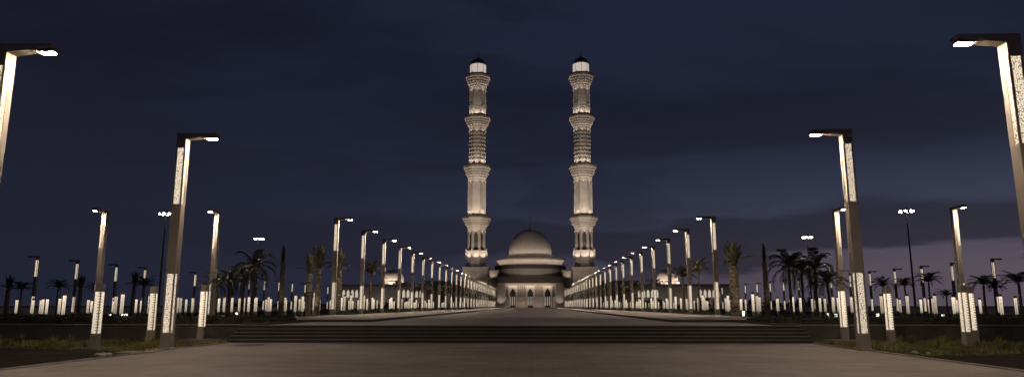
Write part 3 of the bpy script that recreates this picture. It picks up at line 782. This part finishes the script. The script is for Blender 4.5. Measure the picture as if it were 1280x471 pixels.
# ------------------------------------------------------------------ minarets
def make_minaret(label, side_s):
    t = empty('minaret', (0, 0, UP)); tag(t, label, 'minaret', 'twin minarets of the mosque')
    f = math.cos(PI / 8)
    # base
    b = MB(); b.box(-7.0, 7.0, -7.0, 7.0, 0, 21.2); b.box(-7.3, 7.3, -7.3, 7.3, 21.21, 22.4)
    b.lathe([(7.3, 22.41), (5.6, 24.4), (5.6, 27.2)], 8)
    b.build('base', M['stone'], t)
    b = MB()
    for k in range(4):
        Mx = Matrix.Rotation(k * PI / 2, 4, 'Z') @ Matrix.Translation((0, -7.32, 0))
        arch_frame(b, 6.4, 2, 19, 4.2, 17, .3, Mx)
    b.build('arch_surround', M['stone'], t)
    b = MB(); b.lathe([(5.75, 27.2), (5.9, 27.5), (5.9, 31.0), (6.25, 31.1), (6.25, 31.7), (5.4, 31.75)], 8)
    for k in range(8):
        a = 2 * PI * k / 8 + PI / 8
        b.lathe([(.45, 27.4), (.5, 32.6), (.15, 33.0)], 6, cx=6.1 * math.cos(a), cy=6.1 * math.sin(a))
    b.build('parapet', M['stone'], t)
    # open arcade stage
    b = MB(); b.lathe([(3.9, 31.6), (3.9, 44)], 8); b.build('core', M['roof'], t)
    b = MB()
    W = 2 * 5.3 * math.sin(PI / 8)
    for k in range(8):
        Mx = Matrix.Rotation(k * PI / 4, 4, 'Z') @ Matrix.Translation((0, -5.3 * f, 0))
        arch_frame(b, W, 31.7, 44.4, W * .55, 42.4, .7, Mx, spring=.8)
    b.build('arcade', M['stone'], t)
    def flare(z0, z1, r0, r1, n=5):
        m = MB(); pr = [(r0, z0)]
        for i in range(n):
            u = (i + 1) / n; rr = r0 + (r1 - r0) * (u ** 1.25)
            zb = z0 + (z1 - z0) * (i + .45) / n
            pr += [(pr[-1][0] + .02, zb), (rr + .12, zb + .12), (rr + .12, zb + .5), (rr, zb + .5), (rr, z0 + (z1 - z0) * (i + 1) / n - .05)]
        pr += [(r1 + .15, z1), (r1 + .15, z1 + .45), (r0, z1 + .5)]
        m.lathe(pr, 8)
        for k in range(8):       # corbels
            for j in range(5):
                a = 2 * PI * k / 8
                Mx = Matrix.Rotation(a, 4, 'Z') @ Matrix.Translation(((j - 2) * .9, -(r0 + (r1 - r0) * .45) * f - .1, 0))
                i0 = len(m.v); m.box(-.16, .16, -.35, .3, z0 + (z1 - z0) * .42, z0 + (z1 - z0) * .72); m.xf(Mx, i0)
        m.build('balcony_corbel', M['stone'], t)
        for k in range(5):
            a = -PI / 2 + (k - 2) * PI / 4
            strip(t, ((r0 + 1.3) * math.cos(a), (r0 + 1.3) * math.sin(a), z0 - 1.6), ((r0 + 1.2) * math.cos(a), (r0 + 1.2) * math.sin(a), z1), 55, 2.6)
            q = MB(); q.lathe([(.1, z0 - 1.75), (.24, z0 - 1.55), (.24, z0 - 1.25), (.1, z0 - 1.1)], 8, cx=(r0 * f + .22) * math.cos(a), cy=(r0 * f + .22) * math.sin(a)); q.build('wall_lamp', M['window'], t)
        rl = MB(); rl.lathe([(r1 + .1, z1 + .52), (r1 + .1, z1 + 1.5), (r1 - .1, z1 + 1.5), (r1 - .1, z1 + .52)], 8, capb=False, capt=False)
        for k in range(8):
            a = 2 * PI * k / 8 + PI / 8; rl.lathe([(.22, z1 + .5), (.22, z1 + 1.9), (.05, z1 + 2.2)], 6, cx=(r1) * math.cos(a), cy=r1 * math.sin(a))
        rl.build('railing', M['roof'], t)
    def panels(z0, z1, r):
        m = MB(); m.lathe([(r - .3, z0), (r - .3, z1)], 8)
        W = 2 * r * math.sin(PI / 8)
        for k in range(8):
            Mx = Matrix.Rotation(k * PI / 4, 4, 'Z') @ Matrix.Translation((0, -r * f, 0))
            arch_frame(m, W, z0, z1 - .01, W * .62, z1 - 2.0, .42, Mx, spring=.86)
            a = 2 * PI * k / 8 + PI / 8; m.lathe([(.26, z0), (.26, z1 - .3)], 6, cx=(r + .02) * math.cos(a), cy=(r + .02) * math.sin(a))
        m.build('shaft', M['stone'], t)
    def zig(z0, z1, r, levels=10):
        m = MB(); m.lathe([(r - .25, z0), (r - .25, z1)], 8)
        W = 2 * r * math.sin(PI / 8)
        for k in range(8):
            Mx = Matrix.Rotation(k * PI / 4, 4, 'Z') @ Matrix.Translation((0, -r * f, 0))
            for l in range(levels):
                zc = z0 + 1.2 + (z1 - z0 - 2.2) * l / (levels - 1)
                n = 4; pts = [(-W / 2 + W * i / n, zc + (.55 if i % 2 else -.1)) for i in range(n + 1)]
                i0 = len(m.v); vs = []
                for x_, z_ in pts: vs += [(x_, -.18, z_), (x_, -.02, z_ + .85), (x_, .3, z_), (x_, .3, z_ + .85)]
                fs = []
                for i in range(n):
                    a_ = i * 4; fs += [(a_, a_ + 4, a_ + 5, a_ + 1), (a_ + 2, a_ + 6, a_ + 4, a_), (a_ + 1, a_ + 5, a_ + 7, a_ + 3)]
                m.add(vs, fs); m.xf(Mx, i0)
        m.build('zigzag_shaft', M['stone'], t)
    flare(43.9, 49.8, 5.2, 8.5); panels(50.3, 72.6, 5.3); flare(72.6, 79.6, 5.2, 8.1)
    zig(80.1, 102.6, 5.1); flare(102.6, 108.8, 5.0, 7.9); panels(109.3, 127.1, 4.95); flare(127.1, 133.9, 4.8, 7.6)
    b = MB(); b.lathe([(4.75, 134.4), (4.75, 141.6)], 16); b.build('lantern', M['lantern'], t)
    b = MB()
    for k in range(8):
        a = 2 * PI * k / 8; b.lathe([(.12, 134.4), (.12, 141.8)], 6, cx=4.8 * math.cos(a), cy=4.8 * math.sin(a))
    b.lathe([(4.9, 134.4), (4.9, 135.1), (4.4, 135.1)], 16); b.build('lantern_column', M['stone'], t)
    b = MB(); b.lathe([(5.2, 141.7), (5.2, 142.3), (4.3, 142.6), (4.1, 143.6), (3.2, 144.8), (1.8, 145.8), (.6, 146.6), (.15, 147.4)], 20); b.build('cap_dome', M['roof'], t, smooth=True)
    b = MB(); b.lathe([(.14, 147.3), (.12, 151)], 8); b.lathe([(.05, 147.9), (.4, 148.3), (.05, 148.7)], 10); b.lathe([(.05, 148.9), (.3, 149.2), (.05, 149.5)], 10); b.build('finial', M['gold'], t)
    # lights on each balcony wash the stage above
    for z_, r_, h_, wt in ((33.2, 5.9, 11, 260), (50.9, 7.6, 22, 2900), (80.6, 7.3, 22, 2900), (109.8, 7.1, 18, 2500), (28.2, 8.2, 5, 1300)):
        for a in (-PI / 2 - PI / 4, -PI / 2, -PI / 2 + PI / 4, 0 if side_s < 0 else PI):
            if z_ == 33.2: loc_ = (r_ * math.cos(a) * .8, r_ * math.sin(a) * .8, z_)
            else: loc_ = (r_ * math.cos(a), r_ * math.sin(a), z_)
            flood(t, loc_, (4.2 * math.cos(a), 4.2 * math.sin(a), z_ + h_ * .75), wt, 110, .25)
    return t
MIN = []
for s, wd in ((-1, 'left'), (1, 'right')):
    t = make_minaret(f'tall pale stone minaret with four balconies and a glowing lantern, {wd} of the dome', s)
    t.location = (-.45 + s * 30.5, 392, UP); MIN.append(t)
    for dx, dy, aim, wt in ((-14, -42, 40, 34000), (14, -42, 62, 60000), (-6, -58, 90, 130000), (6, -62, 120, 230000)):
        flood(t, (dx, dy, 1), (0, 0, aim), wt, 46, 1.0)
    for k in (-1, 1): flood(t, (k * 5, -11, .4), (k * 2, -7, 14), 1500, 100, .3)

# ------------------------------------------------------------------ mosque
XM, YM = -.5, 425
t = empty('mosque', (XM, YM, UP)); tag(t, 'pale domed mosque with a three-arched portal at the end of the promenade', 'mosque')
zf = UP
def rel(z): return z - zf
b = MB(); b.lathe([(20.0, 0), (20.0, 22.6)], 32); b.build('hall_drum', M['stone'], t)
b = MB(); b.lathe([(20.0, 22.6), (21.8, 22.9), (21.8, 24.9), (19.3, 25.1)], 32); b.build('eave', M['roof'], t)
b = MB(); b.lathe([(19.2, 25.1), (19.5, 26.3), (20.4, 27.4), (21.3, 28.0), (21.3, 28.9), (20.6, 29.0)], 48); b.build('cornice', M['stone2'], t, smooth=False)
b = MB(); b.lathe([(20.6, 28.95), (15.4, 29.3), (14.2, 29.5), (14.2, 31.2), (13.2, 31.3)], 48); b.build('roof_ring', M['roof'], t)
pr = [(12.6, 31.1)]
for i in range(0, 19):
    u = i / 18; a = u * PI / 2
    r_ = 13.2 * math.cos(a) ** .86 if i else 13.1; z_ = 32.6 + 14.6 * (math.sin(a) ** 1.05)
    pr.append((max(r_, .35), z_))
pr[1] = (13.05, 32.2); pr += [(.3, 48.6)]
b = MB(); b.lathe(pr, 56); b.build('dome', M['stone2'], t, smooth=True)
b = MB(); b.lathe([(1.1, 47.0), (.9, 47.6), (.3, 47.9), (.2, 54.5)], 12)
for zc, rr in ((49.0, .75), (50.9, .6), (52.4, .45)): b.lathe([(.05, zc - rr), (rr * .8, zc - rr * .5), (rr, zc), (rr * .8, zc + rr * .5), (.05, zc + rr)], 12)
for k in range(14):
    a0 = -PI / 2 + .5 + k * (2 * PI - 1.0) / 14; a1 = a0 + (2 * PI - 1.0) / 14
    w0 = .16 * math.sin(PI * (k + .1) / 14.2); w1 = .16 * math.sin(PI * (k + 1) / 14.2)
    b.tube((.9 * math.cos(a0 + PI / 1.0), 0, 55.0 - .9 * math.sin(a0)), (.9 * math.cos(a1 + PI), 0, 55.0 - .9 * math.sin(a1)), w0 + .03, w1 + .03, 6)
b.build('finial', M['gold'], t)
# portal block (front face at y = 400)
yf = 400 - YM
b = MB(); b.box(-14.3, 14.3, yf + 1.6, yf + 12, 0, 13.9); b.build('portal_wall', M['stone3'], t)  # darker stone paints shade into the gaps behind the dado panels
for cx_ in (-10.0, 0, 10.0):
    a_ = MB(); arch_frame(a_, 5.0, 0, 12.4, 3.3, 11.0, 1.2, Matrix.Translation((cx_, yf + .25, 0)), spring=.72); a_.build('portal_arch', M['stone2'], t)  # lighter stone stands in for the lit arch outlines
    d_ = MB(); d_.box(cx_ - 1.79, cx_ + 1.79, yf + 1.3, yf + 1.58, .02, 10.9); d_.build('door', M['dark'], t)
    d_ = MB()
    for k in range(3): d_.box(cx_ - 1.5 + k * 1.1, cx_ - 1.5 + k * 1.1 + .5, yf + 1.1, yf + 1.28, 1.2, 6.2)
    d_.build('door_window', M['hall'], t)
for xa, xb in ((-7.25, -2.75), (2.75, 7.25), (-14.3, -12.75), (12.75, 14.3)):
    c_ = MB(); c_.box(xa, xb, yf + .1, yf + 1.55, 0, 5.6); c_.box(xa, xb, yf - .02, yf + 1.5, 5.61, 5.95)
    n = max(1, int((xb - xa) / 1.1))
    for k in range(n + 1):
        q = xa + .12 + (xb - xa - .24) * k / n; c_.box(q - .11, q + .11, yf - .08, yf + .09, .0, 5.6); c_.box(q - .09, q + .09, yf + 1.3, yf + 1.58, 5.96, 13.0)
    c_.build('dado_panel', M['stone'], t)
c_ = MB(); c_.box(-18.6, 18.6, yf - 1.6, yf + 14, 13.92, 17.3); 
for k in range(40): c_.box(-18.2 + k * .93, -18.2 + k * .93 + .45, yf - 1.9, yf - 1.61, 14.1, 17.1)
c_.build('canopy', M['roof'], t)
for s in (-1, 1):
    xs = sorted((s * 14.35, s * 19.0)); c_ = MB(); c_.box(xs[0], xs[1], yf - .6, yf + 12, 0, 13.9); c_.build('pylon', M['stone'], t)
    xs = sorted((s * 19.02, s * 24.6)); c_ = MB(); c_.box(xs[0], xs[1], yf + 4, yf + 20, 0, 18.2); c_.build('wing', M['stone'], t)
    xs = sorted((s * 18.5, s * 25.4)); c_ = MB(); x_a, x_b = xs
    vs = []
    for z_, e_ in ((18.22, 0), (19.6, .15), (20.9, .9), (21.6, .9)):
        vs += [(x_a + .6 - e_, yf + 4 - e_, z_), (x_b - .6 + e_, yf + 4 - e_, z_), (x_b - .6 + e_, yf + 20, z_), (x_a + .6 - e_, yf + 20, z_)]
    fs = [(k * 4 + i, k * 4 + (i + 1) % 4, k * 4 + 4 + (i + 1) % 4, k * 4 + 4 + i) for k in range(3) for i in range(4)] + [(3, 2, 1, 0), (12, 13, 14, 15)]
    c_.add(vs, fs); c_.build('wing_cornice', M['stone2'], t)
    for xx in (16.2 + 4.2, 16.2 + 6.8):
        for zc in (2.2, 6.0):
            w_ = MB(); w_.box(s * xx - .55, s * xx + .55, yf + 3.9, yf + 3.985, zc, zc + 1.5); w_.build('window', M['window'] if s > 0 else M['hall'], t)
    xs = sorted((s * 24.62, s * 64)); c_ = MB(); c_.box(xs[0], xs[1], yf + 12, yf + 40, 0, 14.5); c_.box(xs[0], xs[1], yf + 11.6, yf + 40, 14.51, 15.6); c_.build('side_hall', M['stone'], t)
# mosque floodlights
for k in range(7):
    a = -PI / 2 + (k - 3) * .42
    flood(t, (19.0 * math.cos(a), 19.0 * math.sin(a), 29.6), (11.0 * math.cos(a), 11.0 * math.sin(a), 39), 1200, 120, .3)
    strip(t, (21.5 * math.cos(a), 21.5 * math.sin(a), 25.3), (19.6 * math.cos(a), 19.6 * math.sin(a), 27.6), 95, 8.5)
for dx in (-24, 24): flood(t, (dx, -95, 1), (0, -10, 27), 45000, 26, 1.0)
strip(t, (0, yf - .9, 17.5), (0, yf + 8, 21), 90, 30)
strip(t, (0, yf - .8, 13.7), (0, yf + 1.3, 7), 1050, 27)
strip(t, (0, yf - 2.2, .25), (0, yf + .5, 7), 170, 27)
for s in (-1, 1):
    flood(t, (s * 16.7, yf - 4, .5), (s * 16.7, yf, 12), 1100, 90, .3)
    flood(t, (s * 22, yf + 1.5, 17.8), (s * 22, yf + 4, 20.5), 300, 140, .2)
for dx in (-7, 0, 7): flood(t, (dx, yf - 9, .4), (dx, yf, 9), 350, 110, .3)

# side pavilions with a small white dome
for s, wd in ((-1, 'left'), (1, 'right')):
    t = empty('side_pavilion', (X0 + s * 66, 305, .4)); tag(t, f'low pavilion with a small bright dome, half hidden behind the {wd} lamp row', 'pavilion', 'side pavilions of the mosque')
    b = MB(); b.box(-21, 21, 0, 22, 0, 9.6); b.build('wall', M['stone'], t)
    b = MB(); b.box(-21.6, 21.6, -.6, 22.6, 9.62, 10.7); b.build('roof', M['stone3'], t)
    strip(t, (0, -5, .3), (0, 0, 7), 260, 40)
    dx = -s * 4.6
    b = MB(); b.lathe([(5.4, 10.71), (5.4, 11.8), (4.7, 11.9)], 24, cx=dx, cy=7); b.build('drum', M['stone2'], t)
    b = MB(); b.lathe([(4.5, 11.9)] + [(4.7 * math.cos(a * PI / 24) ** .8 + .05, 12.4 + 5.0 * math.sin(a * PI / 24)) for a in range(0, 12)] + [(.1, 17.9)], 32, cx=dx, cy=7); b.build('dome', M['stone2'], t, smooth=True)
    b = MB(); b.lathe([(.12, 17.8), (.08, 20.2)], 6, cx=dx, cy=7); b.lathe([(.05, 18.3), (.35, 18.7), (.05, 19.1)], 8, cx=dx, cy=7); b.build('finial', M['gold'], t)
    for c0 in (s * 12.0, -s * 14.5):
        for k in range(5):
            xx = c0 + (k - 2) * 1.9
            b = MB(); arch_frame(b, 1.8, 5.0, 8.9, 1.25, 8.4, .25, Matrix.Translation((xx, -.26, 0))); b.box(xx - .62, xx + .62, -.06, -.012, 5.0, 8.3, 1); b.build('window', [M['stone'], M['window']], t)
    for a in (-PI / 2 - .9, -PI / 2, -PI / 2 + .9): flood(t, (dx + 8.2 * math.cos(a), 7 + 8.2 * math.sin(a), 11.2), (dx, 7, 14.5), 2000, 100, .2)
# low boundary walls beyond the gardens
for s, wd in ((-1, 'left'), (1, 'right')):
    b = MB(); xs = sorted((X0 + s * 84, X0 + s * 84.4)); b.box(xs[0], xs[1], 105, 420, -.1, 1.35); b.box(xs[0] - .06, xs[1] + .06, 105, 420, 1.352, 1.45)
    xs = sorted((X0 + s * 84.42, X0 + s * 260)); b.box(xs[0], xs[1], 150, 150.4, -.1, 1.35)
    tag(b.build('boundary_wall', M['stone']), f'long low pale wall beyond the bollards of the {wd} garden', 'wall', 'low boundary walls')

# ------------------------------------------------------------------ render settings
scene.view_settings.view_transform = 'Standard'; scene.view_settings.look = 'None'
scene.view_settings.exposure = 0; scene.view_settings.gamma = 1; scene.view_settings.use_curve_mapping = False
scene.render.engine = 'CYCLES'
c = scene.cycles
c.use_denoising = True; c.use_light_tree = True; c.max_bounces = 4; c.diffuse_bounces = 2; c.glossy_bounces = 2
c.sample_clamp_indirect = 3; c.caustics_reflective = False; c.caustics_refractive = False

for o in bpy.data.objects:
    if o.parent is None and o.get('label') and len(o['label'].split()) > 16: print('LONG', o['label'])
